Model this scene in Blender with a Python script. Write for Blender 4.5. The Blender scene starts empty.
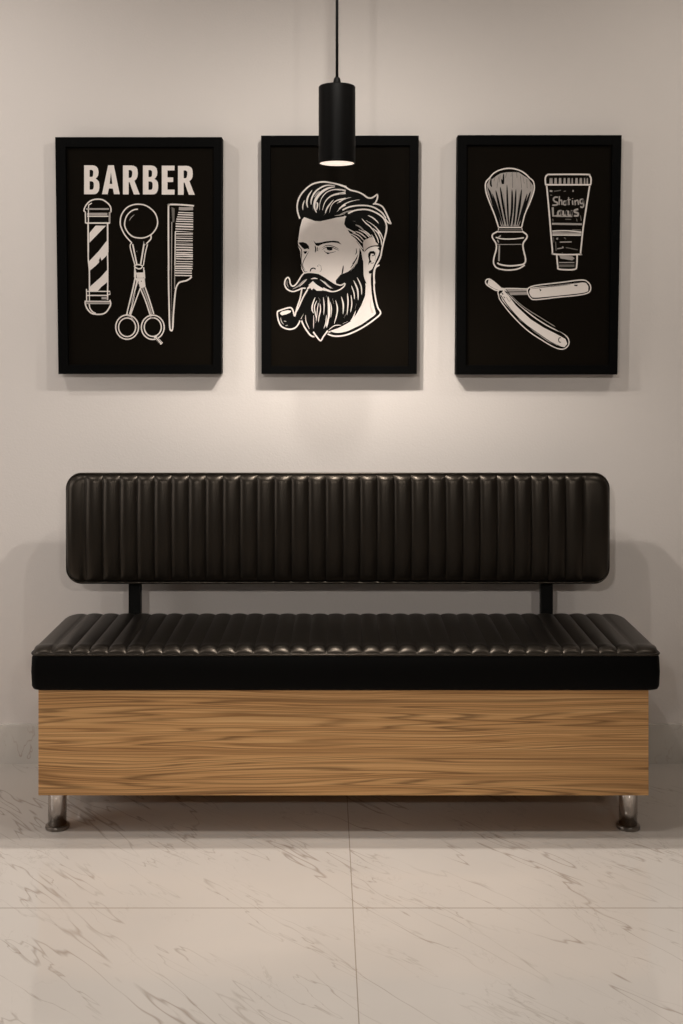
import bpy, bmesh, math, random
from mathutils import Vector, Matrix
from mathutils.geometry import tessellate_polygon

random.seed(4)
scn = bpy.context.scene
col = scn.collection
PI = math.pi
F = 1100.0                      # focal length in pixels of the 683 x 1024 frame
CX, CY, CH = 341.5, 350.0, 1.22  # principal column, horizon row, camera height

def X(px, d): return (px - CX) * d / F
def Z(py, d): return CH - (py - CY) * d / F

# ------------------------------------------------------------------ materials
def new_mat(name):
    m = bpy.data.materials.new(name); m.use_nodes = True
    nt = m.node_tree
    return m, nt, nt.nodes['Principled BSDF']

def setp(b, **k):
    names = dict(color='Base Color', rough='Roughness', metal='Metallic', spec='Specular IOR Level',
                 coat='Coat Weight', coatr='Coat Roughness', emit='Emission Color', estr='Emission Strength')
    for a, v in k.items():
        b.inputs[names[a]].default_value = (*v, 1) if isinstance(v, tuple) else v

def add_bump(nt, b, scale, strength, dist, detail=3, stretch=None, kind='noise'):
    tc = nt.nodes.new('ShaderNodeTexCoord')
    mp = nt.nodes.new('ShaderNodeMapping')
    if stretch: mp.inputs['Scale'].default_value = stretch
    nt.links.new(tc.outputs['Object'], mp.inputs['Vector'])
    if kind == 'noise':
        n = nt.nodes.new('ShaderNodeTexNoise'); n.inputs['Detail'].default_value = detail; out = n.outputs['Fac']
    else:
        n = nt.nodes.new('ShaderNodeTexVoronoi'); out = n.outputs['Distance']
    n.inputs['Scale'].default_value = scale
    nt.links.new(mp.outputs['Vector'], n.inputs['Vector'])
    bp = nt.nodes.new('ShaderNodeBump'); bp.inputs['Strength'].default_value = strength
    bp.inputs['Distance'].default_value = dist
    nt.links.new(out, bp.inputs['Height']); nt.links.new(bp.outputs['Normal'], b.inputs['Normal'])
    return n

def plain(name, color, rough=0.5, spec=0.5, metal=0.0, noise=0.06):
    m, nt, b = new_mat(name)
    setp(b, rough=rough, metal=metal, spec=spec)
    tc = nt.nodes.new('ShaderNodeTexCoord'); n = nt.nodes.new('ShaderNodeTexNoise')
    n.inputs['Scale'].default_value = 60
    mx = nt.nodes.new('ShaderNodeMix'); mx.data_type = 'RGBA'
    mx.inputs['A'].default_value = (*[c * (1 - noise) for c in color], 1)
    mx.inputs['B'].default_value = (*[min(1, c * (1 + noise)) for c in color], 1)
    nt.links.new(tc.outputs['Object'], n.inputs['Vector'])
    nt.links.new(n.outputs['Fac'], mx.inputs['Factor'])
    nt.links.new(mx.outputs['Result'], b.inputs['Base Color'])
    return m

# wall plaster
WALL, nt, b = new_mat('wall_plaster')
setp(b, color=(0.66, 0.608, 0.568), rough=0.8, spec=0.2)
add_bump(nt, b, 170, 0.35, 0.0012, detail=2)

CEIL = plain('ceiling_paint', (0.60, 0.56, 0.52), 0.9, 0.1, noise=0.02)
SIDE = plain('side_wall_paint', (0.50, 0.46, 0.43), 0.9, 0.1, noise=0.02)
DARKW = plain('dark_wall_paint', (0.03, 0.028, 0.026), 0.9, 0.1, noise=0.02)  # for the unseen front wall, made dark so glossy blacks reflect little

def marble(name, base, vein, grout=True, rough=0.10):
    m, nt, b = new_mat(name)
    N, L = nt.nodes, nt.links
    tc = N.new('ShaderNodeTexCoord')
    def mth(op, a, c=None, clamp=False):
        n = N.new('ShaderNodeMath'); n.operation = op; n.use_clamp = clamp
        for i, v in enumerate((a, c)):
            if v is None: continue
            if isinstance(v, (int, float)): n.inputs[i].default_value = v
            else: L.new(v, n.inputs[i])
        return n.outputs[0]
    def veins(rot, scale, loc, dist, width, nscale, detail):
        # distort coordinates, then take the thin zero-crossing of a smooth noise
        mp = N.new('ShaderNodeMapping'); mp.vector_type = 'POINT'
        mp.inputs['Rotation'].default_value = (0, 0, rot)
        mp.inputs['Location'].default_value = loc
        L.new(tc.outputs['Object'], mp.inputs['Vector'])
        m2 = N.new('ShaderNodeMapping'); m2.inputs['Scale'].default_value = scale
        L.new(mp.outputs['Vector'], m2.inputs['Vector'])
        n = N.new('ShaderNodeTexNoise'); n.inputs['Scale'].default_value = nscale
        n.inputs['Detail'].default_value = detail; n.inputs['Roughness'].default_value = 0.58
        n.inputs['Distortion'].default_value = dist
        L.new(m2.outputs['Vector'], n.inputs['Vector'])
        a = mth('ABSOLUTE', mth('SUBTRACT', n.outputs['Fac'], 0.5))
        return mth('SUBTRACT', 1.0, mth('DIVIDE', a, width, True), True)
    def mask(scale, lo, hi, loc):
        mp = N.new('ShaderNodeMapping'); mp.inputs['Location'].default_value = loc
        L.new(tc.outputs['Object'], mp.inputs['Vector'])
        n = N.new('ShaderNodeTexNoise'); n.inputs['Scale'].default_value = scale
        n.inputs['Detail'].default_value = 2
        L.new(mp.outputs['Vector'], n.inputs['Vector'])
        r = N.new('ShaderNodeMapRange'); r.inputs['From Min'].default_value = lo; r.inputs['From Max'].default_value = hi
        L.new(n.outputs['Fac'], r.inputs['Value'])
        return r.outputs['Result']
    v1 = mth('MULTIPLY', veins(0.85, (0.36, 2.3, 1), (0.3, 0.9, 0), 0.12, 0.0075, 2.4, 4), mask(3.2, 0.38, 0.58, (3, 1, 0)))
    v2 = mth('MULTIPLY', veins(0.74, (0.42, 2.7, 1), (4.1, 2.2, 0), 0.15, 0.0070, 3.6, 4), mask(4.0, 0.42, 0.62, (7, 5, 0)))
    v3 = mth('MULTIPLY', veins(1.15, (0.8, 2.0, 1), (8.1, 5.2, 0), 0.4, 0.006, 4.4, 5), mask(4.5, 0.50, 0.66, (2, 9, 0)))
    v = mth('ADD', mth('ADD', mth('MULTIPLY', v1, 0.80), mth('MULTIPLY', v2, 0.60)), mth('MULTIPLY', v3, 0.35), True)
    cloud = mask(3.0, 0.35, 0.7, (1, 7, 0))
    mx0 = N.new('ShaderNodeMix'); mx0.data_type = 'RGBA'
    mx0.inputs['A'].default_value = (*base, 1); mx0.inputs['B'].default_value = (*[c * 0.93 for c in base], 1)
    L.new(cloud, mx0.inputs['Factor'])
    mx = N.new('ShaderNodeMix'); mx.data_type = 'RGBA'
    mx.inputs['B'].default_value = (*vein, 1)
    L.new(mx0.outputs['Result'], mx.inputs['A']); L.new(v, mx.inputs['Factor'])
    outc = mx.outputs['Result']
    if grout:
        sx = N.new('ShaderNodeSeparateXYZ'); L.new(tc.outputs['Object'], sx.inputs['Vector'])
        # joints: one runs away from the camera, one across, then 1.2 m repeats
        gx = mth('ADD', sx.outputs['X'], mth('MULTIPLY', mth('SUBTRACT', sx.outputs['Y'], 1.991), 0.0163))
        def joint(co, off, w):
            f = mth('WRAP', mth('SUBTRACT', co, off - 0.6), 1.2)
            f.node.inputs[2].default_value = 0.0
            a = mth('ABSOLUTE', mth('SUBTRACT', f, 0.6))
            return mth('LESS_THAN', a, w)
        g = mth('MAXIMUM', joint(gx, 0.0317, 0.0011), joint(sx.outputs['Y'], 2.405, 0.0016))
        mg = N.new('ShaderNodeMix'); mg.data_type = 'RGBA'
        mg.inputs['B'].default_value = (0.30, 0.25, 0.20, 1)
        L.new(outc, mg.inputs['A']); L.new(mth('MULTIPLY', g, 0.85), mg.inputs['Factor'])
        outc = mg.outputs['Result']
    L.new(outc, b.inputs['Base Color'])
    setp(b, rough=rough, spec=0.75)
    return m

FLOOR = marble('marble_floor_tile', (0.60, 0.55, 0.50), (0.33, 0.275, 0.23), rough=0.06)
BASEB = marble('marble_baseboard', (0.60, 0.56, 0.51), (0.36, 0.24, 0.19), grout=False, rough=0.18)

# black leather
LEATHER, nt, b = new_mat('black_leather')
setp(b, color=(0.003, 0.0025, 0.002), rough=0.35, spec=0.52)
b.inputs['Specular Tint'].default_value = (1.0, 0.84, 0.68, 1)
add_bump(nt, b, 420, 0.2, 0.0005, kind='voronoi')
LEATHER2, nt, b = new_mat('black_leather_band')
setp(b, color=(0.002, 0.0018, 0.0016), rough=0.5, spec=0.06)
add_bump(nt, b, 420, 0.2, 0.0004, kind='voronoi')
STEELB = plain('black_powder_coated_steel', (0.004, 0.0038, 0.0035), 0.45, 0.15)
FRAME = plain('black_lacquered_wood', (0.0016, 0.0015, 0.0014), 0.6, 0.04)
PAPER = plain('black_print_paper', (0.0052, 0.0038, 0.0024), 0.6, 0.02)
INK = plain('off_white_ink', (0.70, 0.63, 0.58), 0.7, 0.2, noise=0.04)
INKG = plain('grey_ink', (0.33, 0.295, 0.27), 0.7, 0.2, noise=0.12)
INKD = plain('dim_grey_ink', (0.13, 0.115, 0.10), 0.7, 0.2, noise=0.12)
INKB = plain('black_ink', (0.003, 0.0026, 0.002), 0.5, 0.05)
INKS = plain('blush_shade_ink', (0.56, 0.485, 0.435), 0.7, 0.2, noise=0.05)
PAINT = plain('matt_black_paint', (0.0022, 0.0020, 0.0018), 0.42, 0.07)
RUBBER = plain('dark_cable', (0.003, 0.0028, 0.0026), 0.6, 0.08)

CHROME, nt, b = new_mat('brushed_chrome')
setp(b, color=(0.60, 0.56, 0.53), rough=0.20, metal=1.0)
add_bump(nt, b, 60, 0.05, 0.0005, stretch=(1, 1, 0.05))
FOOTM, nt, b = new_mat('worn_steel_foot')
setp(b, color=(0.28, 0.25, 0.22), rough=0.35, metal=1.0)

# light diffuser with a fine punched grid
LAMP, nt, b = new_mat('glowing_diffuser')
tc = nt.nodes.new('ShaderNodeTexCoord'); vo = nt.nodes.new('ShaderNodeTexVoronoi'); vo.inputs['Scale'].default_value = 230
nt.links.new(tc.outputs['Object'], vo.inputs['Vector'])
rp = nt.nodes.new('ShaderNodeValToRGB')
rp.color_ramp.elements[0].color = (1, 0.90, 0.80, 1); rp.color_ramp.elements[1].color = (0.60, 0.46, 0.36, 1)
rp.color_ramp.elements[0].position = 0.2; rp.color_ramp.elements[1].position = 0.75
nt.links.new(vo.outputs['Distance'], rp.inputs['Fac']); nt.links.new(rp.outputs['Color'], b.inputs['Emission Color'])
setp(b, color=(0.8, 0.75, 0.7), estr=1.15)

# wood laminate, grain along x
WOOD, nt, b = new_mat('oak_laminate')
N, L = nt.nodes, nt.links
tc = N.new('ShaderNodeTexCoord')
def wmap(scale, loc=(0, 0, 0)):
    mp = N.new('ShaderNodeMapping'); mp.inputs['Scale'].default_value = scale; mp.inputs['Location'].default_value = loc
    return mp
wm = wmap((0.8, 1, 4.0)); L.new(tc.outputs['Object'], wm.inputs['Vector'])
wn = N.new('ShaderNodeTexNoise'); wn.inputs['Scale'].default_value = 1.5; wn.inputs['Detail'].default_value = 2
L.new(wm.outputs['Vector'], wn.inputs['Vector'])
sub = N.new('ShaderNodeVectorMath'); sub.operation = 'MULTIPLY_ADD'
sub.inputs[1].default_value = (0, 0, 0.05)
cmb = N.new('ShaderNodeCombineXYZ'); L.new(wn.outputs['Fac'], cmb.inputs['Z'])
L.new(cmb.outputs[0], sub.inputs[0]); L.new(tc.outputs['Object'], sub.inputs[2])
def streak(scale, nscale, detail, rough=0.6, loc=(0, 0, 0)):
    mp = wmap(scale, loc); L.new(sub.outputs[0], mp.inputs['Vector'])
    n = N.new('ShaderNodeTexNoise'); n.inputs['Scale'].default_value = nscale
    n.inputs['Detail'].default_value = detail; n.inputs['Roughness'].default_value = rough
    L.new(mp.outputs['Vector'], n.inputs['Vector']); return n.outputs['Fac']
s1 = streak((0.30, 1, 26), 2.2, 5)
s2 = streak((0.7, 1, 150), 3.0, 3, loc=(3, 0, 1))
s3 = streak((0.22, 1, 11.5), 2.2, 1.4, 0.55, loc=(9, 0, 4))
r1 = N.new('ShaderNodeValToRGB')
e = r1.color_ramp.elements
e[0].position = 0.30; e[0].color = (0.29, 0.140, 0.050, 1)
e[1].position = 0.72; e[1].color = (0.88, 0.56, 0.26, 1)
k = e.new(0.45); k.color = (0.56, 0.295, 0.112, 1)
k = e.new(0.57); k.color = (0.71, 0.40, 0.165, 1)
mixf = N.new('ShaderNodeMath'); mixf.operation = 'MULTIPLY_ADD'; mixf.inputs[1].default_value = 0.58
L.new(s2, mixf.inputs[0])
sc_ = N.new('ShaderNodeMath'); sc_.operation = 'MULTIPLY'; sc_.inputs[1].default_value = 0.46
L.new(s1, sc_.inputs[0]); L.new(sc_.outputs[0], mixf.inputs[2])
L.new(mixf.outputs[0], r1.inputs['Fac'])
r2 = N.new('ShaderNodeValToRGB')
e = r2.color_ramp.elements
e[0].position = 0.0; e[0].color = (1, 1, 1, 1); e[1].position = 1.0; e[1].color = (1, 1, 1, 1)
for c_, dk in ((0.36, 0.60), (0.41, 0.48), (0.455, 0.38), (0.50, 0.48), (0.54, 0.60), (0.59, 0.42), (0.64, 0.62)):
    k = e.new(c_ - 0.009); k.color = (1, 1, 1, 1)
    k = e.new(c_); k.color = (dk * 0.9, dk * 0.83, dk * 0.76, 1)
    k = e.new(c_ + 0.016); k.color = (1, 1, 1, 1)
L.new(s3, r2.inputs['Fac'])
mul = N.new('ShaderNodeMix'); mul.data_type = 'RGBA'; mul.blend_type = 'MULTIPLY'; mul.inputs['Factor'].default_value = 0.9
L.new(r1.outputs['Color'], mul.inputs['A']); L.new(r2.outputs['Color'], mul.inputs['B'])
L.new(mul.outputs['Result'], b.inputs['Base Color'])
setp(b, rough=0.45, spec=0.3)

# ------------------------------------------------------------------ helpers
def link(name, bm, mats, parent=None, smooth=False, bevel=0.0):
    bmesh.ops.recalc_face_normals(bm, faces=bm.faces) if not getattr(bm, 'keep', False) else None
    me = bpy.data.meshes.new(name); bm.to_mesh(me); bm.free()
    for m in (mats if isinstance(mats, (list, tuple)) else [mats]): me.materials.append(m)
    if smooth:
        for p in me.polygons: p.use_smooth = True
    o = bpy.data.objects.new(name, me); col.objects.link(o)
    if parent is not None:
        o.parent = parent; o.matrix_parent_inverse = parent.matrix_basis.inverted()
    if bevel:
        bv = o.modifiers.new('bevel', 'BEVEL'); bv.width = bevel; bv.segments = 3; bv.limit_method = 'ANGLE'
    return o

def empty(name, loc, label, cat, group=None):
    o = bpy.data.objects.new(name, None); col.objects.link(o); o.location = loc
    o.empty_display_size = 0.1
    o['label'] = label; o['category'] = cat
    if group: o['group'] = group
    return o

def box(bm, x0, x1, y0, y1, z0, z1):
    v = [bm.verts.new((x, y, z)) for z in (z0, z1) for x, y in ((x0, y0), (x1, y0), (x1, y1), (x0, y1))]
    for f in ((0, 1, 2, 3), (4, 5, 6, 7), (0, 1, 5, 4), (1, 2, 6, 5), (2, 3, 7, 6), (3, 0, 4, 7)):
        bm.faces.new([v[i] for i in f])

def lathe(bm, cx, cy, prof, n=48, cap=True):
    rings = []
    for r, z in prof:
        rings.append([bm.verts.new((cx + r * math.cos(2 * PI * i / n), cy + r * math.sin(2 * PI * i / n), z)) for i in range(n)])
    for a, c in zip(rings, rings[1:]):
        for i in range(n):
            bm.faces.new((a[i], a[(i + 1) % n], c[(i + 1) % n], c[i]))
    if cap:
        bm.faces.new(rings[0]); bm.faces.new(rings[-1])

def tube(bm, pts, r, n=8, closed=True):
    P = [Vector(p) for p in pts]; m = len(P); rings = []
    nrm = None
    for i in range(m):
        if closed: t = (P[(i + 1) % m] - P[i - 1]).normalized()
        else: t = (P[min(i + 1, m - 1)] - P[max(i - 1, 0)]).normalized()
        if nrm is None:
            nrm = t.orthogonal().normalized()
        nrm = (nrm - t * nrm.dot(t)).normalized()
        bn = t.cross(nrm)
        rings.append([bm.verts.new(P[i] + r * (math.cos(2 * PI * k / n) * nrm + math.sin(2 * PI * k / n) * bn)) for k in range(n)])
    for i in range(m if closed else m - 1):
        a, c = rings[i], rings[(i + 1) % m]
        if closed and i == m - 1:   # re-align the seam of the last ring
            sh = min(range(n), key=lambda s: (a[0].co - c[s].co).length)
            c = c[sh:] + c[:sh]
        for k in range(n):
            bm.faces.new((a[k], a[(k + 1) % n], c[(k + 1) % n], c[k]))
    if not closed:
        bm.faces.new(rings[0]); bm.faces.new(rings[-1])

def struct(name, bm, mat):
    o = link(name, bm, mat); o['kind'] = 'structure'; return o

# ------------------------------------------------------------------ room
WD = 3.257           # distance of the wall from the camera
RX0, RX1, RY0, CZ = -2.3, 2.3, -2.6, 2.45
bm = bmesh.new(); box(bm, RX0, RX1, RY0, WD, -0.10, 0.0); struct('floor', bm, FLOOR)
bm = bmesh.new(); box(bm, RX0, RX1, WD, WD + 0.12, -0.10, 3.4); struct('wall_back', bm, WALL)
bm = bmesh.new(); box(bm, RX0, RX1, RY0 - 0.12, RY0, -0.10, 3.4); struct('wall_front', bm, DARKW)
bm = bmesh.new(); box(bm, RX0 - 0.12, RX0, RY0 - 0.12, WD + 0.12, -0.10, 3.4); struct('wall_left', bm, SIDE)
bm = bmesh.new(); box(bm, RX1, RX1 + 0.12, RY0 - 0.12, WD + 0.12, -0.10, 3.4); struct('wall_right', bm, SIDE)
# unseen ceiling; slot added so its edge cuts the light on the floor
SY0, SY1, SX = 0.95, 1.626, 1.6
bm = bmesh.new()
box(bm, RX0, RX1, SY1, WD, CZ, CZ + 0.02); box(bm, RX0, RX1, RY0, SY0, CZ, CZ + 0.02)
box(bm, RX0, -SX, SY0, SY1, CZ, CZ + 0.02); box(bm, SX, RX1, SY0, SY1, CZ, CZ + 0.02)
struct('ceiling', bm, CEIL)
bm = bmesh.new(); box(bm, RX0, RX1, WD - 0.012, WD, 0.0, Z(725, WD - 0.012))
struct('baseboard_back', bm, BASEB)

# ------------------------------------------------------------------ bench
BX = 0.0
bench = empty('bench', (0.0, 2.95, 0.0),
              'black channel-tufted leather bench with backrest on an oak base with chrome legs', 'bench')

# --- seat
SX0, SX1 = X(32.3, 2.773), X(658.8, 2.773)
SYF, SYB = 2.75, 3.150
def seat_outline(n=8, inset=0.0, rf=0.022, rb=0.045):
    x0, x1, y0, y1 = SX0 + inset, SX1 - inset, SYF + inset, SYB - inset
    pts = []
    for (cx, cy, r, a0) in ((x0 + rf, y0 + rf, rf, PI), (x1 - rf, y0 + rf, rf, 1.5 * PI), (x1 - rb, y1 - rb, rb, 0), (x0 + rb, y1 - rb, rb, 0.5 * PI)):
        for i in range(n + 1):
            a = a0 + i * 0.5 * PI / n
            pts.append((cx + r * math.cos(a), cy + r * math.sin(a)))
    return pts
ZB0, ZB1 = Z(691.5, 2.75), Z(655, 2.75)      # underside and piping line of the seat
bm = bmesh.new()
rings = []
H = ZB1 - ZB0
for inset, z in ((0.010, ZB0), (0.003, ZB0 + 0.003), (0.0, ZB0 + 0.010), (-0.0015, ZB0 + H * 0.5), (0.0, ZB1 - 0.010), (0.003, ZB1 - 0.002), (0.006, ZB1)):
    rings.append([bm.verts.new((x, y, z)) for x, y in seat_outline(8, inset)])
for a, c in zip(rings, rings[1:]):
    for i in range(len(a)): bm.faces.new((a[i], a[(i + 1) % len(a)], c[(i + 1) % len(a)], c[i]))
bm.faces.new(rings[0]); bm.faces.new(rings[-1])
seat_band = link('seat', bm, LEATHER2, bench, smooth=True)
seat_band['label'] = 'black leather seat box under the tufted top'

def chan(x, seams, amp, endamp):
    """height of the puffed channels at x"""
    if x <= seams[0] or x >= seams[-1]:
        d = min(abs(x - seams[0]), abs(x - seams[-1]))
        return endamp * (1 - math.exp(-d / 0.006))
    for a, c in zip(seams, seams[1:]):
        if a <= x <= c:
            t = (x - a) / (c - a)
            return amp * max(0.0, 1 - abs(2 * t - 1) ** 2.3) ** 0.8
    return 0

def xs_for(x0, x1, seams, per=12, ends=10):
    xs = [x0 + (seams[0] - x0) * (1 - math.cos(0.5 * PI * i / ends)) for i in range(ends)]
    for a, c in zip(seams, seams[1:]):
        for i in range(per):
            t = i / per; t = 0.5 - 0.5 * math.cos(PI * t)
            xs.append(a + (c - a) * t)
    xs += [seams[-1] + (x1 - seams[-1]) * math.sin(0.5 * PI * i / ends) for i in range(ends + 1)]
    return xs

# quilted seat top: height field over the rounded outline
ns = 33
s_seams = [X(54 + (634.8 - 54) * i / (ns - 1), 2.77) for i in range(ns)]
def seat_h(x, y, y0, y1):
    ds = min(x - SX0, SX1 - x); df = y - y0; db = y1 - y
    R = 0.030
    def rnd(d, R):
        d = max(0.0, min(d, R)); return 1 - math.sqrt(max(0.0, 1 - ((R - d) / R) ** 2))
    h = 0.010
    h -= 0.014 * rnd(df, 0.042) + 0.010 * rnd(db, 0.03) + 0.010 * rnd(ds, 0.04)
    env = min(1, df / 0.014) ** 0.5 * min(1, db / 0.02) ** 0.5
    h += chan(x, s_seams, 0.0050, 0.004) * env
    # fuller just behind the front edge
    h += 0.0035 * math.exp(-((df - 0.026) / 0.02) ** 2) * (0.35 + chan(x, s_seams, 1, 1) * 0.65)
    return h
bm = bmesh.new()
xs = xs_for(SX0 + 0.003, SX1 - 0.003, s_seams)
nv = 40; grid = []
for x in xs:
    def lim(r, d): return 0.0 if d >= r else r - math.sqrt(max(0, r * r - (r - d) ** 2))
    d = max(0.0, min(x - SX0, SX1 - x))
    y0, y1 = SYF + 0.003 + lim(0.022, d), SYB - 0.003 - lim(0.045, d)
    row = []
    for j in range(nv + 1):
        t = j / nv; t = t * 0.4 + 0.6 * (0.5 - 0.5 * math.cos(PI * t))
        y = y0 + (y1 - y0) * t
        row.append(bm.verts.new((x, y, ZB1 + seat_h(x, y, y0, y1))))
    grid.append(row)
for a, c in zip(grid, grid[1:]):
    for j in range(nv): bm.faces.new((a[j], c[j], c[j + 1], a[j + 1]))
# skirt so the pad is a closed solid
edge = [g[0] for g in grid] + grid[-1][1:] + [g[-1] for g in reversed(grid[:-1])] + list(reversed(grid[0][1:-1]))
low = [bm.verts.new((v.co.x, v.co.y, ZB1 - 0.012)) for v in edge]
for i in range(len(edge)): bm.faces.new((edge[i], low[i], low[(i + 1) % len(edge)], edge[(i + 1) % len(edge)]))
top = link('quilted_seat_top', bm, LEATHER, seat_band, smooth=True)
bm = bmesh.new()
tube(bm, [(x, y, ZB1) for x, y in seat_outline(8, 0.001)], 0.0032)
link('piping', bm, LEATHER, seat_band, smooth=True)

# --- backrest
BD = 3.10
BX0, BX1 = X(65.5, BD), X(610, BD)
BZ0, BZ1 = Z(584, BD), Z(474.5, BD)
BYF, BYB = BD, BD + 0.052
nb = 30
b_seams = [X(84.7 + (583.6 - 84.7) * i / (nb - 1), BD) for i in range(nb)]
RC = 0.042
def clim(d, r=RC): return 0.0 if d >= r else r - math.sqrt(max(0, r * r - (r - d) ** 2))
czb = (BZ0 + BZ1) / 2 + 0.01
def back_y(x, z):
    # distance to the rounded outline
    dx = min(x - BX0, BX1 - x); dz = min(z - BZ0, BZ1 - z)
    if dx < RC and dz < RC: d = RC - math.hypot(RC - dx, RC - dz)
    else: d = min(dx, dz)
    d = max(d, 0)
    R = 0.020; dd = min(d, R)
    y = 0.012 * (1 - math.sqrt(max(0, 1 - ((R - dd) / R) ** 2)))
    env = min(1, d / 0.018) ** 0.6
    y += 0.015 * (abs(z - czb) / (0.5 * (BZ1 - BZ0))) ** 2      # the pad is fullest at mid height
    return BYF + 0.002 + y * 0.8 - chan(x, b_seams, 0.0085, 0.006) * env
bm = bmesh.new()
xs = xs_for(BX0, BX1, b_seams); nv = 36; grid = []
for x in xs:
    c = clim(max(0, min(x - BX0, BX1 - x)))
    z0, z1 = BZ0 + c, BZ1 - c; row = []
    for j in range(nv + 1):
        t = j / nv; t = t * 0.4 + 0.6 * (0.5 - 0.5 * math.cos(PI * t))
        z = z0 + (z1 - z0) * t
        row.append(bm.verts.new((x, back_y(x, z), z)))
    grid.append(row)
for a, c in zip(grid, grid[1:]):
    for j in range(nv): bm.faces.new((a[j], c[j], c[j + 1], a[j + 1]))
edge = [g[0] for g in grid] + grid[-1][1:] + [g[-1] for g in reversed(grid[:-1])] + list(reversed(grid[0][1:-1]))
bk = [bm.verts.new((v.co.x, BYB - 0.006, v.co.z)) for v in edge]
cxm, czm = (BX0 + BX1) / 2, (BZ0 + BZ1) / 2
bk2 = [bm.verts.new((v.co.x + math.copysign(0.006, cxm - v.co.x), BYB, v.co.z + math.copysign(0.006, czm - v.co.z))) for v in edge]
ne = len(edge)
for i in range(ne):
    j = (i + 1) % ne
    bm.faces.new((edge[i], bk[i], bk[j], edge[j])); bm.faces.new((bk[i], bk2[i], bk2[j], bk[j]))
bm.faces.new(bk2)
back = link('backrest', bm, LEATHER, bench, smooth=True)
bm = bmesh.new()
pts = []
for (cx, cz, a0) in ((BX0 + RC, BZ0 + RC, PI), (BX1 - RC, BZ0 + RC, 1.5 * PI), (BX1 - RC, BZ1 - RC, 0), (BX0 + RC, BZ1 - RC, 0.5 * PI)):
    for i in range(11):
        a = a0 + i * 0.05 * PI
        pts.append((cx + RC * math.cos(a), BYF + 0.018, cz + RC * math.sin(a)))
tube(bm, pts, 0.0036)
link('piping', bm, LEATHER, back, smooth=True)

# --- posts carrying the backrest
for px in (135, 546.5):
    bm = bmesh.new()
    xc = X(px, 3.16); box(bm, xc - 0.0175, xc + 0.0175, 3.153, 3.176, 0.20, 0.80)
    link('support_post', bm, STEELB, bench, bevel=0.002)

# --- oak base
bm = bmesh.new()
WX0, WX1 = X(38.3, 2.77), X(648.7, 2.77)
box(bm, WX0, WX1, 2.77, 3.150, Z(795.5, 2.77), ZB0 + 0.001)
link('wooden_base', bm, WOOD, bench, bevel=0.0012)
ZW = Z(795.5, 2.77)
# --- legs
lx0, lx1 = X(57.2, 2.81), X(628.3, 2.81)
for lx in (lx0, lx1):
    for ly in (2.812, 3.10):
        bm = bmesh.new()
        lathe(bm, lx, ly, [(0.0232, 0.009), (0.0235, ZW - 0.004), (0.0235, ZW + 0.001)], 40)
        lg = link('leg', bm, CHROME, bench, smooth=False)
        for p in lg.data.polygons: p.use_smooth = len(p.vertices) == 4
        bm = bmesh.new()
        lathe(bm, lx, ly, [(0.0285, 0.0), (0.0298, 0.001), (0.0302, 0.004), (0.0298, 0.007), (0.0290, 0.0085), (0.0235, 0.0095)], 40)
        ft = link('foot', bm, FOOTM, lg, smooth=True)
        ft.modifiers.new('edge', 'EDGE_SPLIT').split_angle = math.radians(25)
        ft['label'] = 'flared dark steel foot'

# ------------------------------------------------------------------ pendant lamp
PD = 2.75
PXc = X(337, PD); PR = X(355.4, PD) - PXc
PZ0, PZ1 = Z(163.8, PD), Z(86.5, PD)
pend = empty('pendant_lamp', (PXc, PD, PZ0), 'black cylinder pendant lamp hanging on a thin cord, lit', 'lamp')
bm = bmesh.new()
lathe(bm, PXc, PD, [(PR - 0.003, PZ0 + 0.010), (PR - 0.002, PZ0), (PR, PZ0 + 0.0005), (PR, PZ1 - 0.002), (PR - 0.002, PZ1), (0.006, PZ1 + 0.0005)], 64, cap=True)
sh = link('lamp_shade', bm, PAINT, pend)
for p in sh.data.polygons: p.use_smooth = len(p.vertices) == 4
md = sh.modifiers.new('edge', 'EDGE_SPLIT'); md.split_angle = math.radians(40)
bm = bmesh.new()
lathe(bm, PXc, PD, [(PR - 0.0028, PZ0 + 0.0018), (PR - 0.0028, PZ0 + 0.006)], 64)
df = link('diffuser', bm, LAMP, pend); df['label'] = 'glowing white diffuser disc'
bm = bmesh.new()
lathe(bm, PXc, PD, [(0.0092, PZ1), (0.0092, PZ1 + 0.013), (0.0076, PZ1 + 0.020), (0.0042, PZ1 + 0.024)], 24)
link('cord_grip', bm, RUBBER, pend, smooth=False)
bm = bmesh.new()
lathe(bm, PXc, PD, [(0.0036, PZ1 + 0.020), (0.0036, CZ - 0.02)], 12)
link('cord', bm, RUBBER, pend, smooth=True)
bm = bmesh.new()
lathe(bm, PXc, PD, [(0.045, CZ), (0.045, CZ - 0.018), (0.040, CZ - 0.022)], 40)
link('ceiling_rose', bm, PAINT, pend)

# ------------------------------------------------------------------ posters
FT = 0.045                     # frame depth
FD = WD - FT                   # distance of the frame's front face
AD = WD - FT + 0.012           # distance of the printed sheet

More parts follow.
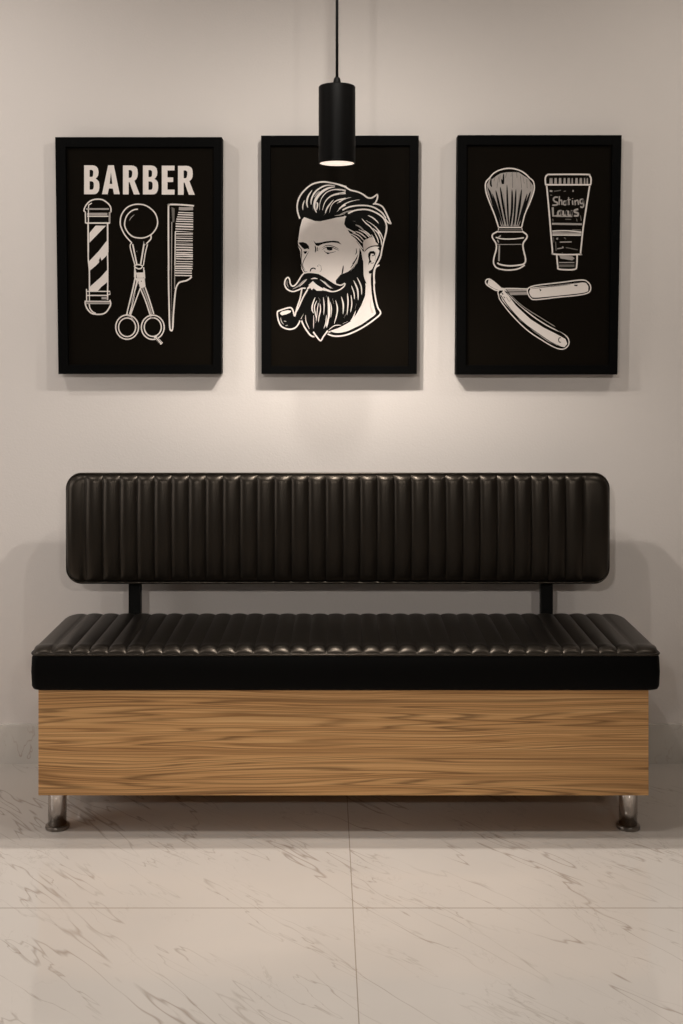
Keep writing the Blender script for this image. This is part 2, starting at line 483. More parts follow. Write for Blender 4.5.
class Art:
    def __init__(s): s.polys = []; s.k = 0
    def cs(s, x0, y0, sc): s.m = (x0, y0, sc); return s
    def P(s, pts):
        if isinstance(pts, str): pts = [tuple(map(float, q.split(','))) for q in pts.split()]
        x0, y0, sc = s.m
        return [(x0 + x / sc, y0 + y / sc) for x, y in pts]
    @staticmethod
    def spline(p, closed, n=6):
        out = []; m = len(p)
        g = (lambda i: p[i % m]) if closed else (lambda i: p[max(0, min(m - 1, i))])
        for i in range(m if closed else m - 1):
            a, b_, c, d = g(i - 1), g(i), g(i + 1), g(i + 2)
            for k_ in range(n):
                t = k_ / n
                out.append(tuple(0.5 * (2 * b_[q] + (c[q] - a[q]) * t + (2 * a[q] - 5 * b_[q] + 4 * c[q] - d[q]) * t * t + (3 * b_[q] - a[q] - 3 * c[q] + d[q]) * t ** 3) for q in (0, 1)))
        if not closed: out.append(p[-1])
        return out
    def fill(s, pts, mat=0, lay=1, smooth=False):
        p = s.P(pts)
        if smooth: p = s.spline(p, True, 4)
        s.polys.append(('f', p, mat, lay)); return s
    def line(s, pts, w, mat=0, lay=3, taper='', closed=False, smooth=True):
        """w is in photo pixels; taper 's','e','b' thins start, end or both"""
        p = s.P(pts)
        if smooth and len(p) > 2: p = s.spline(p, closed, 5)
        elif closed: p = list(p)
        n = len(p); L_, R_ = [], []
        for i in range(n):
            if closed: a, c = p[i - 1], p[(i + 1) % n]
            else: a, c = p[max(i - 1, 0)], p[min(i + 1, n - 1)]
            dx, dy = c[0] - a[0], c[1] - a[1]; l = math.hypot(dx, dy) or 1
            t = i / max(1, n - 1); ww = w / 2
            if taper == 'b': ww *= 0.15 + 0.85 * math.sin(PI * t) ** 0.7
            if taper == 'e': ww *= 1 - 0.85 * t
            if taper == 's': ww *= 0.15 + 0.85 * t
            nx, ny = -dy / l * ww, dx / l * ww
            L_.append((p[i][0] + nx, p[i][1] + ny)); R_.append((p[i][0] - nx, p[i][1] - ny))
        s.polys.append(('s', (L_, R_, closed), mat, lay)); return s
    def circle(s, cx, cy, rx, ry, w, mat=0, lay=3, a0=0, a1=360, n=40):
        pts = [(cx + rx * math.cos(math.radians(a0 + (a1 - a0) * i / n)), cy + ry * math.sin(math.radians(a0 + (a1 - a0) * i / n))) for i in range(n + (0 if a1 - a0 == 360 else 1))]
        return s.line(pts, w, mat, lay, closed=(a1 - a0 == 360), smooth=False)
    def build(s, name, parent, label=None):
        bm = bmesh.new()
        def V(p, lay): return bm.verts.new((X(p[0], AD), AD - 0.00012 * lay, Z(p[1], AD)))
        order = sorted(range(len(s.polys)), key=lambda i: (s.polys[i][3], i))
        for rank, i_ in enumerate(order):
            kind, dat, mat, _l = s.polys[i_]
            lay = 1 + rank * 0.06          # every printed layer gets its own hair of thickness
            if kind == 'f':
                vs = [V(p, lay) for p in dat]
                for t in tessellate_polygon([[Vector((p[0], p[1], 0)) for p in dat]]):
                    try: f = bm.faces.new([vs[i] for i in t]); f.material_index = mat
                    except ValueError: pass
            else:
                L_, R_, closed = dat
                a = [V(p, lay) for p in L_]; c = [V(p, lay) for p in R_]; n = len(a)
                for i in range(n if closed else n - 1):
                    j = (i + 1) % n
                    f = bm.faces.new((a[i], a[j], c[j], c[i])); f.material_index = mat
        o = link(name, bm, [INK, INKG, INKB, INKD, INKS], parent)
        if label: o['label'] = label
        return o
W, G, K, D, SKN = 0, 1, 2, 3, 4

def poster(outer, inner, label):
    """outer / inner: photo corners tl tr br bl of the frame's front face"""
    cxp = sum(p[0] for p in outer) / 4; lowest = max(p[1] for p in outer)
    e = empty('framed_poster', (X(cxp, WD), WD, Z(lowest, FD)), label, 'poster', None)
    bm = bmesh.new()
    of = [bm.verts.new((X(x, FD), FD, Z(y, FD))) for x, y in outer]
    ob = [bm.verts.new((X(x, FD), WD - 0.0005, Z(y, FD))) for x, y in outer]
    inf = [bm.verts.new((X(x, FD), FD, Z(y, FD))) for x, y in inner]
    inb = [bm.verts.new((X(x, FD), WD - 0.0005, Z(y, FD))) for x, y in inner]
    for i in range(4):
        j = (i + 1) % 4
        bm.faces.new((of[i], of[j], inf[j], inf[i])); bm.faces.new((of[i], ob[i], ob[j], of[j]))
        bm.faces.new((inf[i], inf[j], inb[j], inb[i])); bm.faces.new((ob[i], inb[i], inb[j], ob[j]))
    link('frame', bm, FRAME, e, bevel=0.0012)
    bm = bmesh.new()
    a = [bm.verts.new((X(x, FD), AD, Z(y, FD))) for x, y in inner]
    c = [bm.verts.new((X(x, FD), AD + 0.004, Z(y, FD))) for x, y in inner]
    bm.faces.new(a); bm.faces.new(c)
    for i in range(4): bm.faces.new((a[i], a[(i + 1) % 4], c[(i + 1) % 4], c[i]))
    pr = link('print', bm, PAPER, e)
    return e, pr

# ============ left poster
e1, p1 = poster([(55, 137), (221.8, 137), (221.2, 374), (58.3, 374)],
                [(65.5, 147), (213.6, 147), (213, 364.8), (68, 364.8)],
                'black framed poster with BARBER lettering over a barber pole, scissors and comb')
a = Art().cs(75, 155, 5.254)
Bo = "0,0 42,0 55,2 66,8 73,18 76,36 74,52 68,63 60,70 70,77 78,88 80,103 80,118 77,134 70,145 60,151 44,152 0,152"
Bc1 = "29,24 39,24 45,27 48,33 48,44 47,54 44,60 39,61 29,61"
Bc2 = "29,84 40,84 47,87 51,96 51,112 49,122 45,127 40,128 29,128"
Ao = "32,0 62,0 93,152 63,152 57,122 36,122 30,152 0,152"; Ac = "47,36 54,98 40,98"
Ro = "0,0 44,0 58,2 70,9 76,20 78,42 76,60 70,72 60,80 88,152 57,152 35,88 30,88 30,152 0,152"
Rc = "30,24 40,24 46,27 49,34 49,46 47,57 44,63 39,65 30,65"
Eo = "0,0 67,0 67,25 30,25 30,62 60,62 60,86 30,86 30,126 67,126 67,152 0,152"
def off(s_, dx, dy, k_=1.0): return [(float(q.split(',')[0]) * k_ + dx, float(q.split(',')[1]) * k_ + dy) for q in s_.split()]
for outl, cts, dx, dy in ((Bo, (Bc1, Bc2), 48, 54), (Ao, (Ac,), 142, 54), (Ro, (Rc,), 252, 55), (Bo, (Bc1, Bc2), 357, 55), (Eo, (), 456, 56), (Ro, (Rc,), 541, 57)):
    a.fill(off(outl, dx, dy), W, 1)
    for c_ in cts: a.fill(off(c_, dx, dy), K, 2)
a.build('lettering', p1, 'off-white BARBER lettering')

a = Art().cs(78, 192, 17.07)
a.line("100,330 112,275 145,215 200,160 270,130 340,122 410,130 475,165 530,215 560,270 562,345", 1.3)
a.line("100,330 125,340 128,530 180,540", 1.1, smooth=False).line("562,345 540,350 538,530 500,540", 1.8, G, smooth=False)
a.line("178,540 180,250 205,210 235,190", 1.0).line("140,290 530,290", 1.6, G).line("150,378 500,378", 2.6, G, 2)
a.line("155,415 520,415", 1.0).line("135,530 545,530", 1.4)
a.fill("190,425 500,425 500,518 190,518", K, 2)
a.line("172,540 176,1030", 1.5).line("505,540 508,1030", 1.5)
a.fill("300,575 480,575 195,865 195,700", W, 1)
a.cs(78, 250, 14.63)
a.line("148,-20 152,150 166,300 168,560", 1.3).line("430,-20 436,300 432,730", 1.3)
a.fill("162,165 300,20 425,-140 425,75 345,155 325,105 305,150 310,180 260,230 175,300", W, 1)
a.fill("172,540 330,400 428,290 428,470 340,540 290,600 172,600", W, 1)
a.line("125,570 127,740", 1.0).line("128,605 468,605 468,650 440,655", 1.0, smooth=False).line("128,665 425,665", 1.2)
a.line("165,560 168,740", 0.9).line("345,705 430,705", 2.2, G)
a.line("110,740 108,790 135,860 190,920 260,940 350,938 410,910 455,850 478,790 465,730", 1.4)
a.line("110,750 470,752", 1.0).line("110,778 470,778", 1.8, G).line("165,790 175,850 215,905 260,925", 1.2)
a.build('barber_pole_drawing', p1)

a = Art().cs(114, 198, 13.13)
a.line("235,590 150,495 95,390 82,310 100,220 160,135 240,92 330,82 420,100 500,155 550,220 572,300 565,370 530,435 480,485 400,520 330,525 250,508 190,460 148,390 140,330 160,250 210,185 270,152 315,148", 1.25)
a.line("200,300 225,258 270,215", 0.7, G, taper='b').line("485,490 482,540 425,600", 1.3).line("430,600 395,620 390,570", 0.8, G)
a.line("235,590 212,620 225,700 275,880", 1.1).line("245,605 300,870", 1.4).line("395,600 350,870", 1.5).line("440,610 412,720 385,890", 1.1)
a.line("300,700 296,700", 0.5).line("275,885 320,875 370,890 360,920 320,930 275,905", 1.2, closed=True)
a.line("275,900 270,1040", 1.2).line("390,910 395,1040", 1.2)
a.cs(110, 270, 11.38)
a.line("283,0 285,100 190,510", 1.5).line("388,0 395,95", 1.2)
a.fill("300,30 383,28 383,90 305,90", W, 1).line("290,97 395,97", 0.9)
a.fill("290,102 395,102 405,190 380,200 345,215 330,160 300,125", W, 1, False)
a.line("310,125 225,505", 1.7, W, 4).line("325,130 215,490", 0.6, K, 5).line("345,205 245,480 235,520", 1.2).line("297,125 205,480", 0.5, K, 5)
a.line("345,210 400,340 450,490 465,530", 1.3).line("400,195 450,340 498,500", 1.3).line("372,205 430,350 478,520", 1.6, G).line("385,200 440,345 488,505", 0.5, K, 5)
a.fill("352,122 362,122 362,134 352,134", K, 5)
a.circle(195, 650, 130, 138, 1.25).circle(195, 652, 97, 106, 1.2)
a.circle(487, 652, 130, 138, 1.25).circle(487, 650, 97, 106, 1.2)
a.line("195,520 240,535 270,580", 1.0, G)
a.line("510,755 590,840", 3.0).line("530,762 588,828", 0.5, K, 5).line("515,775 570,838", 0.5, K, 5)
a.line("455,520 470,545 500,545", 1.3, G)
a.build('scissors_drawing', p1)

a = Art().cs(162, 198, 14.22)
a.line("455,112 300,98 130,92 100,105 92,130 92,600 95,1030", 1.6)
a.line("140,340 134,1030", 0.9, G).line("190,475 183,1040", 1.0).line("190,475 300,478 440,490", 1.1, taper='e')
a.fill("135,130 180,150 175,340 150,345", D, 1)
tops = [(240, 150, 3.2), (232, 205, 1.0), (225, 235, 1.1), (215, 268, 0.9), (205, 300, 1.2), (200, 330, 1.0), (195, 366, 1.2), (195, 402, 1.5), (192, 440, 1.0)]
for x, y, w_ in tops: a.line([(x, y), (330, y + 4), (442, y + (8 if y > 200 else 2))], w_, G if w_ > 2 else W, taper='')
for y in (510, 546, 570, 606, 640, 662, 702, 738, 775, 803, 832, 862, 902, 934, 965, 1000):
    a.line([(200, y), (320, y + random.uniform(-2, 6)), (438, y + random.uniform(0, 8))], random.choice((0.9, 1.1, 1.3)), random.choice((W, W, G)))
a.cs(162, 265, 14.22)
a.line("92,0 95,300 102,600 110,880 132,935 152,890 162,700 180,480 200,330 240,255 300,232 350,220 400,190 420,165", 1.5)
a.line("135,0 134,380 140,640", 0.8, G, taper='e').line("182,0 180,340", 0.8, G)
for y in (20, 48, 80, 112, 148): a.line([(183, y), (425, y + 4)], 1.1)
a.line("135,650 130,860", 1.5, G, taper='b').fill("128,880 138,868 142,905 134,915", K, 5)
a.build('comb_drawing', p1)

# ============ middle poster
e2, p2 = poster([(261, 135.5), (418.8, 135.5), (416.8, 374), (261.4, 374)],
                [(270.5, 145.5), (409.8, 145.5), (408.5, 366), (271, 366)],
                'black framed poster of a bearded man smoking a pipe, behind the pendant lamp')
a = Art().cs(270, 170, 5.254)
# head and neck, light shape
a.fill("172,250 158,300 148,370 145,395 160,430 162,480 165,520 185,560 200,600 250,680 330,720 480,700 530,600 545,500 575,400 612,290 600,240 500,160 300,120", SKN if False else W, 1)
a.cs(270, 250, 5.254)
a.fill("170,10 165,60 190,110 230,200 250,330 300,432 350,438 400,430 480,392 560,345 545,290 535,200 540,110 575,60 585,0", W, 1)
face = a
# hair
h = Art().cs(270, 170, 5.254)
h.fill("158,245 150,205 158,165 185,120 225,85 280,70 340,75 400,98 440,115 500,145 520,155 545,155 560,140 555,170 570,185 600,215 630,275 612,262 610,290 600,340 585,400 575,405 540,398 505,410 490,430 475,405 450,370 420,335 400,300 390,285 395,255 402,242 350,250 300,262 262,270 235,268 200,255 180,248 168,262", K, 2)
h.cs(290, 178, 12.42)
h.line("122,505 95,420 90,340 110,255 160,175 240,100 320,62 420,48 520,62 600,80 700,110", 1.5, lay=4)
h.line("160,400 160,340 180,275", 1.2, lay=4, taper='b').line("222,370 208,310 225,230 275,150", 1.7, lay=4, taper='b')
h.line("262,330 265,270 300,190 350,130", 1.6, lay=4, taper='b').line("270,250 330,160 400,110 470,90 560,95", 1.4, lay=4, taper='b')
h.line("330,430 305,370 308,300 340,235 400,170 480,125 560,110", 2.6, lay=4, taper='b').line("300,240 330,200 370,160", 1.2, G, 4, taper='b')
h.line("330,300 342,330 330,400", 1.6, lay=4, taper='b')
h.line("368,400 370,320 400,240 460,175 540,145 620,145 690,160", 1.6, lay=4, taper='s').line("402,400 430,310 480,245 560,205 690,185", 2.2, lay=4, taper='s')
h.line("435,440 470,360 540,270", 1.4, lay=4, taper='b').line("490,430 515,340 580,280 690,255", 1.6, lay=4, taper='s')
h.line("585,420 630,370 690,335", 1.3, lay=4, taper='s').line("580,320 620,290 660,275", 1.0, G, 4, taper='b')
h.line("550,468 620,460 690,440", 0.9, G, 4, taper='b').line("280,330 285,400", 0.8, G, 4, taper='b').line("420,465 460,420", 0.8, G, 4, taper='b')
h.cs(340, 178, 12.42)
h.line("-10,85 60,110 130,150 210,170 280,200 345,245 400,245 445,215 465,208 462,260 430,318 410,320", 1.5, lay=4)
h.line("430,320 480,330 530,360 570,430 620,540 628,565 590,545 560,505", 1.5, lay=4)
h.line("-10,150 50,155 70,165", 1.2, G, 4, taper='e').line("-10,200 40,190 70,180", 1.2, G, 4, taper='e').line("-10,300 60,260 140,240", 1.2, lay=4, taper='e')
h.line("-10,385 50,330 120,295 200,275 245,270", 1.5, lay=4, taper='e').line("140,282 240,272", 1.8, G, 4, taper='b')
h.line("30,400 100,365 190,345 290,340 370,350 440,375 520,430 570,500", 1.4, lay=4).line("-5,455 80,420 180,400", 1.0, G, 4, taper='b')
h.line("100,440 180,405 260,392 330,392 400,410 480,450 540,500 570,560 580,620 568,700", 1.5, lay=4)
h.line("60,470 40,560 60,610 110,640 190,680", 1.2, lay=4)
h.line("345,465 400,490 450,530 480,565", 1.2, lay=4, taper='b').line("270,505 320,560 380,610 440,690", 1.1, lay=4, taper='b')
h.line("320,525 400,575 460,630 490,690", 1.3, lay=4, taper='s').line("190,580 250,610 320,680", 1.5, G, 4, taper='b').line("160,530 200,545", 0.7, G, 4, taper='b')
h.cs(340, 228, 12.42)
h.line("580,-20 570,60 545,160 522,260 500,370 450,460 420,560 430,690", 1.5, lay=5)
for pts, w_ in (("110,80 180,130 240,200", 1.0), ("120,70 200,110 280,190", 1.1), ("150,60 230,90 300,160", 1.0), ("190,40 260,70 330,130", 1.2), ("230,20 310,60 370,120", 1.1),
                ("300,30 350,70 390,110", 1.2), ("390,80 420,130 440,175", 0.9), ("430,60 465,130 480,190", 1.0), ("400,0 470,60 510,150 515,220", 1.3), ("450,0 500,60 540,150", 1.2), ("220,170 260,230 290,265", 1.0)):
    h.line(pts, w_, W, 4, taper='b')
h.fill("290,170 350,130 400,115 440,170 475,210 400,220 340,250 300,290", SKN, 3, True)
h.line("300,300 340,255 400,228 480,222", 1.0, K, 5, taper='b')
# face drawing
f = Art().cs(290, 228, 12.42)
f.fill("105,180 160,175 205,190 235,225 240,265 215,255 180,265 150,240 120,205", K, 2)
f.fill("165,290 215,288 200,318 180,320", K, 2)
f.line("95,165 100,215 140,265 145,320 138,400 150,480 180,540 215,545", 0.8, K, 3).line("235,290 200,350 165,420 160,470 190,530", 0.7, K, 2, taper='b')
f.fill("290,155 320,185 380,180 450,165 540,157 600,165 640,205 590,185 520,178 450,188 400,200 350,225 320,215", K, 2)
f.line("310,220 320,260 312,305", 1.3, K, 2, taper='b').line("335,230 345,265 330,290", 0.7, K, 2, taper='b').line("375,245 350,290", 0.6, K, 2, taper='b')
f.line("400,245 460,215 540,228 610,265", 0.7, K, 2, taper='b').line("400,270 450,240 520,240 570,262 610,280", 0.7, K, 2, taper='b')
f.fill("450,232 530,235 525,275 495,280 460,270", K, 3).line("420,275 440,300 490,310 540,300 570,290", 0.6, K, 2, taper='b').fill("445,305 500,308 480,325 460,322", K, 3)
f.line("250,540 262,510 290,498 320,510", 1.2, K, 2).line("340,470 350,475", 0.8, K, 2).line("385,490 390,520 370,545", 0.7, G, 2).line("350,450 380,470 390,500", 0.5, G, 2, taper='b')
f.line("660,465 645,560 635,620", 0.8, K, 2, taper='b').line("245,150 262,200", 0.5, G, 2, taper='b').line("265,150 280,190", 0.5, G, 2, taper='b')
# ear
f.cs(340, 228, 12.42)
f.fill("350,320 370,290 420,285 440,310 430,350 415,320 385,320 375,350 375,390 395,425 370,430 350,460 362,400 350,360", K, 5)
f.line("400,345 420,340", 1.0, K, 5).line("380,440 410,435 420,425", 0.6, K, 5, taper='b').line("440,290 445,340 430,420", 0.5, G, 5, taper='b')
f.line("490,250 500,300 470,380 430,470 405,520 360,550", 1.8, K, 4).line("405,520 398,600 400,700", 1.7, K, 4)
f.line("470,250 500,260", 1.2, K, 4)
# beard with sideburn
g = Art().cs(340, 228, 12.42)
g.fill("245,245 265,300 285,420 285,520 300,620 330,690 0,690 40,620 100,570 140,545 190,480 215,430 235,350", K, 3)
for pts in ("200,250 205,300 190,330", "225,330 190,400 150,450", "215,370 170,440 130,500", "205,440 170,500 110,550", "170,480 120,540 60,600", "130,520 80,570 30,630", "45,465 35,540 20,600", "90,545 50,590 10,650"):
    g.line(pts, 0.9, K, 3, taper='b')
for pts in ("215,400 190,460 160,510", "190,430 160,490 130,540"): g.line(pts, 0.5, G, 4, taper='b')
g.cs(270, 250, 5.254)
g.fill("345,160 370,130 420,110 470,60 480,30 490,60 492,140 503,190 500,240 480,290 455,335 425,375 390,395 360,410 330,420 300,432 265,475 235,455 228,455 205,435 180,395 165,360 180,330 200,250 230,200 215,215 290,215 350,190", K, 3)
g.cs(275, 265, 12.42)
g.line("330,690 360,760 420,850 460,885 490,890", 1.5, lay=5).line("475,830 510,880 565,940 600,890 655,815", 1.4, lay=5)
for pts, w_ in (("500,400 470,480 460,550 480,600", 1.6), ("520,440 490,520 500,600 520,680", 1.3), ("540,470 525,560 515,700", 1.0), ("560,480 565,560 545,650 540,710", 1.3), ("600,400 610,500 605,620", 1.2),
                ("550,440 548,520", 0.9), ("655,430 665,560 660,690 640,780", 1.6), ("480,620 480,720 478,790", 0.9), ("380,620 385,700 430,800", 1.0), ("640,620 630,720 605,790", 1.0), ("540,400 560,440", 0.9), ("640,380 660,440", 0.8), ("500,650 505,720", 0.8)):
    g.line(pts, w_ * 0.85, W, 5, taper='b')
g.cs(325, 265, 11.38)
for pts, w_ in (("35,360 50,480 45,580 10,700", 2.4), ("120,400 140,480 135,560 105,670", 1.6), ("185,360 208,450 205,560", 1.7), ("255,320 262,430 250,570", 1.5), ("295,340 305,440 290,540", 1.3), ("300,235 330,320 335,390", 1.3),
                ("325,175 370,280 378,400", 1.8), ("365,140 410,240 418,340", 1.5), ("60,420 75,500 65,600", 1.0), ("350,520 320,600 290,640", 1.5), ("355,440 345,500", 0.9), ("40,740 110,690 185,685", 1.0), ("200,670 260,640", 1.2), ("85,380 100,440", 0.8), ("215,600 240,560", 0.8)):
    g.line(pts, w_ * 0.85, W, 5, taper='b')
# neck outline
g.line("620,0 575,30 560,100 558,250 575,380 600,480 632,550 560,620 430,710 300,775 200,805 100,808 30,785", 1.5, lay=5)
g.line("545,60 532,150 540,300 560,430 590,550 500,630 380,710 280,755 180,780 110,780 60,765", 1.9, K, 4)
g.line("500,85 520,90 560,50", 1.2, K, 4).fill("515,380 525,470 555,545 530,550 510,470", SKN, 3)
# moustache
m_ = Art().cs(275, 265, 12.42)
m_.fill("150,165 175,185 185,235 215,265 250,250 290,200 325,135 370,100 450,90 540,105 610,145 683,195 740,235 800,265 760,300 700,330 640,310 570,280 520,250 465,205 420,245 380,285 330,290 270,315 220,328 170,300 130,250 128,190", K, 6)
m_.fill("395,290 465,212 490,235 560,275 615,305 580,320 520,320 480,290 460,260 430,290 405,305", W, 7)
m_.line("120,250 125,195 155,155 180,175 190,230 215,262 250,250 290,200 330,135 370,100 450,92 540,105", 1.3, lay=7)
m_.line("120,250 150,300 220,330 290,310 335,290 380,288", 1.3, lay=7)
m_.line("465,205 520,255 600,300 690,330 760,325", 1.2, lay=7)
m_.line("220,300 300,255 350,205 400,175", 1.6, G, 7, taper='b').line("445,175 490,165 530,172", 1.2, lay=7, taper='b').line("560,180 620,225 660,262 700,290", 1.2, lay=7, taper='b').line("150,190 150,240 170,280", 0.7, G, 7, taper='b')
m_.line("300,270 350,225 395,180", 0.7, lay=7, taper='b')
m_.line("540,105 620,150 700,205", 1.0, lay=7)
m_.cs(325, 265, 11.38)
m_.line("-20,120 60,175 120,215 180,230 225,210 215,245 160,285 90,303 30,285 -20,262", 1.2, lay=7)
m_.line("165,240 210,215", 1.4, G, 7, taper='b').line("-10,180 30,225 90,270", 0.9, G, 7, taper='b')
# pipe
pi = Art().cs(275, 265, 12.42)
pi.fill("330,290 405,300 470,330 440,420 380,560 320,680 290,740 240,790 180,800 110,780 55,740 35,660 30,590 80,555 190,530 225,560 245,640 270,560 300,440", K, 6)
pi.line("335,290 310,420 270,540 245,635 225,570 200,532 150,535 60,565 28,590 40,680 70,750 120,785 190,798 250,780 290,735 310,690", 1.4, lay=8)
pi.line("405,305 350,400 290,530 250,600", 1.4, lay=8).line("445,425 390,560 325,670", 1.2, lay=8)
pi.fill("60,600 90,575 160,562 200,568 190,590 140,612 85,625", W, 8).line("70,650 80,700 110,740", 1.0, G, 8, taper='b').line("110,695 140,702", 0.9, G, 8).line("130,755 160,748", 0.8, G, 8).line("305,470 290,520", 0.8, G, 8)
for art in (h, f, g, m_): face.polys += art.polys
face.build('bearded_man_drawing', p2)
pi.build('pipe_drawing', p2)

# ============ right poster
e3, p3 = poster([(457.8, 135), (621.8, 135), (617.5, 374.6), (456, 374.6)],
                [(467, 145), (612.5, 145), (609.5, 365.2), (466, 365.2)],
                'black framed poster of a shaving brush, cream tube and open razor')
a = Art().cs(480, 160, 8.9)
a.fill("90,160 110,170 140,145 180,120 240,108 300,108 345,110 390,140 430,165 445,190 475,230 470,290 430,400 370,520 345,590 190,590 150,500 100,380 65,290 60,220", G, 1)
a.line("85,160 120,120 180,88 260,74 340,88 400,120 450,170", 1.3).line("85,160 50,205 55,290 90,390 130,490 165,600", 1.3).line("450,165 478,200 480,275 440,390 400,480 370,600", 1.2)
for pts, w_ in (("100,160 95,210 105,240", 1.0), ("135,150 125,190", 1.0), ("165,150 150,250", 1.0), ("180,135 170,200", 1.0), ("210,120 205,210 190,170", 1.1), ("240,110 225,160", 0.9), ("290,110 290,250", 1.1), ("280,115 275,150", 0.7), ("325,110 330,160", 1.0), ("360,140 370,250", 1.1), ("380,140 395,210", 0.8), ("415,170 420,250", 1.0), ("445,190 455,260", 0.8),
                ("140,270 170,400 215,590", 1.2), ("180,240 205,400 240,590", 1.2), ("240,220 245,400 255,590", 1.0), ("285,260 285,420 268,590", 1.2), ("320,260 312,420 300,590", 1.1), ("370,260 350,420 320,590", 1.2), ("420,300 380,440 335,590", 1.1), ("450,280 400,430 360,550", 1.4), ("80,260 130,420 180,580", 1.6), ("110,300 160,450 200,590", 1.0), ("270,500 262,590", 2.6), ("300,500 290,590", 2.2), ("68,240 100,330 140,440", 0.8), ("350,300 335,450", 0.7), ("210,300 225,450", 0.7)):
    a.line(pts, w_ * 1.9, K, 2, taper='b')
a.line("165,600 370,600", 1.2).line("165,608 160,640 380,640 372,608", 1.0, smooth=False).line("170,622 370,622", 1.3, D, 2)
a.line("160,635 115,660 110,690 140,740 145,790 122,880 125,930 160,965 250,980 340,968 398,935", 1.4).line("375,635 415,665 415,695 385,740 385,790 405,880 395,920 350,935 260,942 180,930 155,915", 1.5)
a.line("140,688 200,702 300,702 390,692", 1.2, lay=4).line("160,690 185,672", 1.2, G, 4).line("155,745 180,752 370,750", 0.7, G, 3).line("172,760 168,900", 1.5, G, 3).line("155,710 165,735", 1.2, G)
a.build('shaving_brush_drawing', p3)

a = Art().cs(540, 165, 9.31)
a.line("52,182 50,120 70,92 110,88 430,88 462,100 475,130 472,182", 1.5).line("48,184 476,184", 1.5)
for x in (95, 110, 140, 150, 182, 192, 225, 232, 262, 272, 300, 335, 345, 375, 385, 415, 440):
    a.fill([(x - 5, 122), (x + 5, 122), (x + 8, 176), (x - 8, 176)], G, 2)
a.line("62,195 85,440 115,790 130,830 370,832 378,810 400,600 430,400 462,195", 1.5)
# brush-lettered word, upper line:  S h a t i n g
a.line("165,300 140,300 125,318 135,338 160,350 158,370 115,375", 1.6, mat=G, lay=4).line("180,290 178,372", 1.3, mat=G, lay=4).line("180,335 200,328 204,372", 1.3, mat=G, lay=4)
a.line("240,335 222,340 220,368 242,368 245,332 248,372", 1.4, mat=G, lay=4).line("266,300 270,372", 1.2, mat=G, lay=4).line("255,325 285,322", 1.1, mat=G, lay=4)
a.line("302,330 305,372", 1.4, mat=G, lay=4).line("301,310 303,316", 1.3, mat=G, lay=4).line("325,328 328,375", 1.3, mat=G, lay=4).line("327,340 350,328 358,372", 1.3, mat=G, lay=4)
a.line("400,318 375,325 375,355 398,355 400,318 405,380 390,395 375,385", 1.5, mat=G, lay=4)
# lower line:  L a u u s
a.line("118,395 122,475 165,472", 2.0, mat=G, lay=4, smooth=False).line("195,425 170,435 168,468 192,468 198,425 202,470", 1.9, mat=G, lay=4)
a.line("215,425 218,465 242,465 245,425 248,470", 1.9, mat=G, lay=4).line("262,425 265,465 288,465 292,425 295,470", 1.9, mat=G, lay=4).line("355,412 325,420 322,438 352,448 350,472 315,472", 1.9, mat=G, lay=4)
a.line("150,478 300,480", 1.0, G, 4)
a.line("110,547 390,552", 1.9, G).line("300,604 382,606", 1.2, D).line("115,615 250,612 385,625", 1.2).line("115,634 385,640", 2.2, G, 2).line("115,652 382,654", 1.1)
for pts, w_ in (("90,240 115,245", 1.6), ("130,245 195,235", 0.9), ("220,245 240,243", 0.9), ("308,232 308,250", 1.2), ("95,280 112,282", 0.9), ("118,500 122,525", 0.9), ("235,505 290,507", 0.9), ("340,500 345,525", 0.8), ("375,470 385,520", 0.9), ("150,690 165,680 160,695", 1.0), ("225,675 240,690", 0.8), ("185,718 295,716", 1.1), ("145,715 150,800", 0.9), ("160,780 215,770 205,760", 1.0), ("240,768 350,790", 0.9), ("205,815 212,822", 0.8), ("125,670 128,720", 0.6)):
    a.line(pts, w_, D if w_ < 1.0 else G, 3)
a.line("155,832 165,940 180,970 320,972 342,930 345,832", 1.5)
a.fill("180,842 230,845 300,850 322,870 300,888 250,880 190,870", G, 2).line("175,908 320,908", 0.9, G).line("175,938 320,938", 2.4, D, 2)
a.build('shaving_cream_drawing', p3)

a = Art().cs(475, 260, 5.254)
a.fill("130,180 150,160 175,185 215,240 290,310 360,355 430,390 475,415 485,440 470,458 430,450 380,425 310,375 240,320 180,255 145,215", W, 1)
a.line("125,190 122,165 150,150 200,205 290,285 380,345 450,380 488,410 492,445 465,468 420,460 350,420 270,365 190,285 135,215", 1.0, closed=True, lay=4)
a.line("135,185 180,250 250,325 330,385 400,432 450,455", 0.8, K, 4).line("165,165 240,240 330,305 420,360 475,400", 0.7, K, 4)
a.line("180,178 250,242 340,300 420,350", 0.6, G, 3)
a.line("155,165 100,115 72,100 56,110 62,130 100,155 125,162", 1.2, closed=False).fill("72,103 100,115 150,160 130,160 100,150 65,128", W, 1)
a.line("155,165 160,150 275,152", 1.1).line("185,182 280,180", 0.9, G).fill("165,153 275,155 275,178 185,180", G, 1).line("170,168 272,166", 0.7, K, 3)
a.fill("290,155 300,145 400,135 560,118 590,130 595,150 580,170 460,185 320,198 295,190 285,170", W, 1, True)
a.line("275,165 285,145 330,132 450,118 560,105 595,118 608,145 595,172 540,185 440,195 320,208 290,198", 1.2, closed=True, lay=4).line("290,152 400,138 560,118", 0.7, K, 4, taper='b')
a.fill("338,150 350,158 342,165", K, 4).fill("520,130 542,130 535,138 522,136", K, 4).line("400,142 500,130", 0.5, G, 4)
a.line("140,172 148,182", 0.9, K, 4).line("150,192 158,200", 0.7, K, 4).line("165,195 180,218 190,200", 0.6, G, 4)
a.circle(447, 420, 8, 12, 0.9, K, 5, 60, 300)
a.build('razor_drawing', p3)

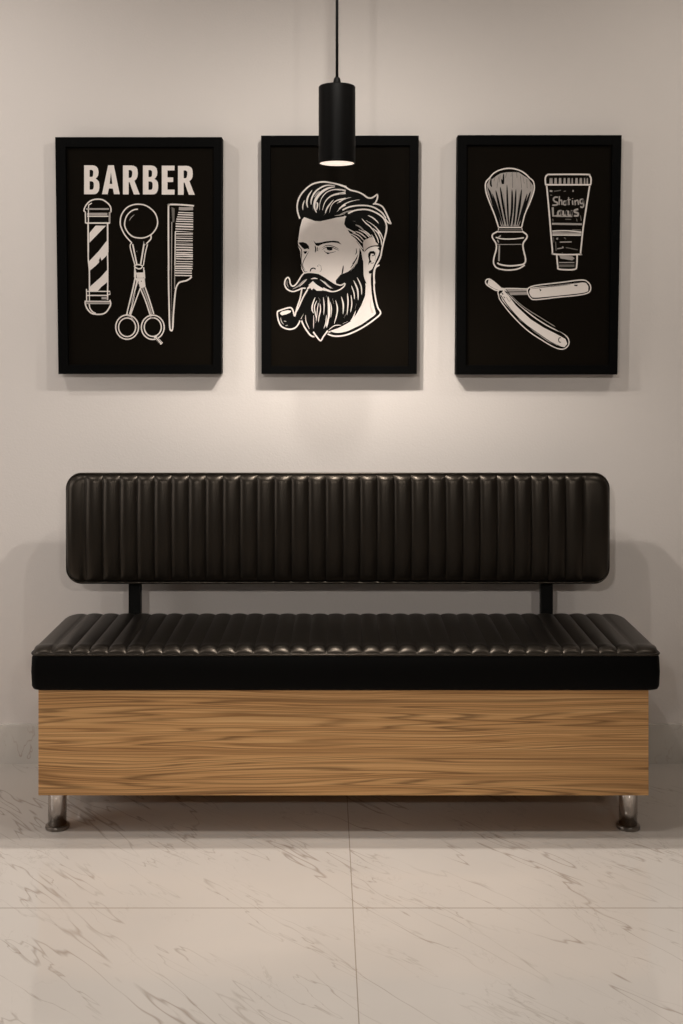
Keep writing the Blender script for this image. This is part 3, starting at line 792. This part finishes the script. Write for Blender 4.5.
# ------------------------------------------------------------------ lights
def light(name, typ, loc, power, color, target=None, **k):
    d = bpy.data.lights.new(name, typ); d.energy = power; d.color = color
    for q, v in k.items(): setattr(d, q, v)
    o = bpy.data.objects.new(name, d); col.objects.link(o); o.location = loc
    if target is not None:
        o.rotation_euler = (Vector(target) - Vector(loc)).to_track_quat('-Z', 'Y').to_euler()
    return o
WARM = (1.0, 0.90, 0.80)
light('pendant_bulb', 'SPOT', (PXc, PD, PZ0 - 0.004), 41, (1.0, 0.93, 0.86), (PXc, PD, 0), spot_size=math.radians(146), spot_blend=0.7, shadow_soft_size=0.025)
light('ceiling_spot', 'SPOT', (0.0, 2.40, 2.12), 19, (1.0, 0.95, 0.885), (0, 3.257, 1.0), spot_size=math.radians(150), spot_blend=1.0, shadow_soft_size=0.015)
light('added_wall_fill', 'SPOT', (-1.25, 2.35, 2.40), 20, (1.0, 0.955, 0.905), (-1.1, 3.257, 1.1), spot_size=math.radians(140), spot_blend=1.0, shadow_soft_size=0.03)  # unseen spot added to brighten the left of the wall from above
light('added_wall_fill', 'SPOT', (1.25, 2.35, 2.40), 15, (1.0, 0.94, 0.86), (1.1, 3.257, 1.1), spot_size=math.radians(140), spot_blend=1.0, shadow_soft_size=0.03)  # weaker unseen spot added for the right of the wall
light('added_slot_spot', 'SPOT', (0.0, 1.30, 3.20), 195, (1.0, 0.95, 0.90), (0.0, 1.9, 0), spot_size=math.radians(80), spot_blend=0.3, shadow_soft_size=0.002)  # added above the ceiling slot to brighten only the front floor
light('added_front_fill', 'SPOT', (-0.9, -1.5, 2.25), 120, (1.0, 0.95, 0.905), (-0.4, 3.257, 1.50), spot_size=math.radians(43), spot_blend=0.35, shadow_soft_size=0.10)  # added fill from behind the camera for wood panel and wall
light('added_front_fill', 'SPOT', (1.0, -1.5, 2.25), 68, (1.0, 0.94, 0.86), (0.4, 3.257, 1.50), spot_size=math.radians(43), spot_blend=0.35, shadow_soft_size=0.10)  # weaker added fill from the right, same purpose
light('added_left_fill', 'AREA', (-2.2, 2.3, 1.1), 11, (1.0, 0.96, 0.93), (-0.9, 3.257, 0.4), shape='RECTANGLE', size=0.8, size_y=1.4)  # soft fill added to lift the lower left wall and floor

w = bpy.data.worlds.new('world'); scn.world = w; w.use_nodes = True
w.node_tree.nodes['Background'].inputs['Color'].default_value = (1.0, 0.93, 0.86, 1)
w.node_tree.nodes['Background'].inputs['Strength'].default_value = 0.05

# ------------------------------------------------------------------ camera
cd = bpy.data.cameras.new('camera'); cam = bpy.data.objects.new('camera', cd); col.objects.link(cam)
cam.location = (0, 0, CH); cam.rotation_euler = (PI / 2, 0, 0)
cd.sensor_fit = 'AUTO'; cd.sensor_width = 36.0; cd.lens = 36.0 * F / 1024
cd.shift_x = 0.0; cd.shift_y = -(512 - CY) / 1024
cd.clip_start = 0.05
scn.camera = cam

scn.view_settings.view_transform = 'Standard'; scn.view_settings.look = 'None'
scn.view_settings.gamma = 1.0; scn.view_settings.use_curve_mapping = False
scn.view_settings.exposure = 0.0
scn.cycles.use_denoising = True
scn.cycles.max_bounces = 8
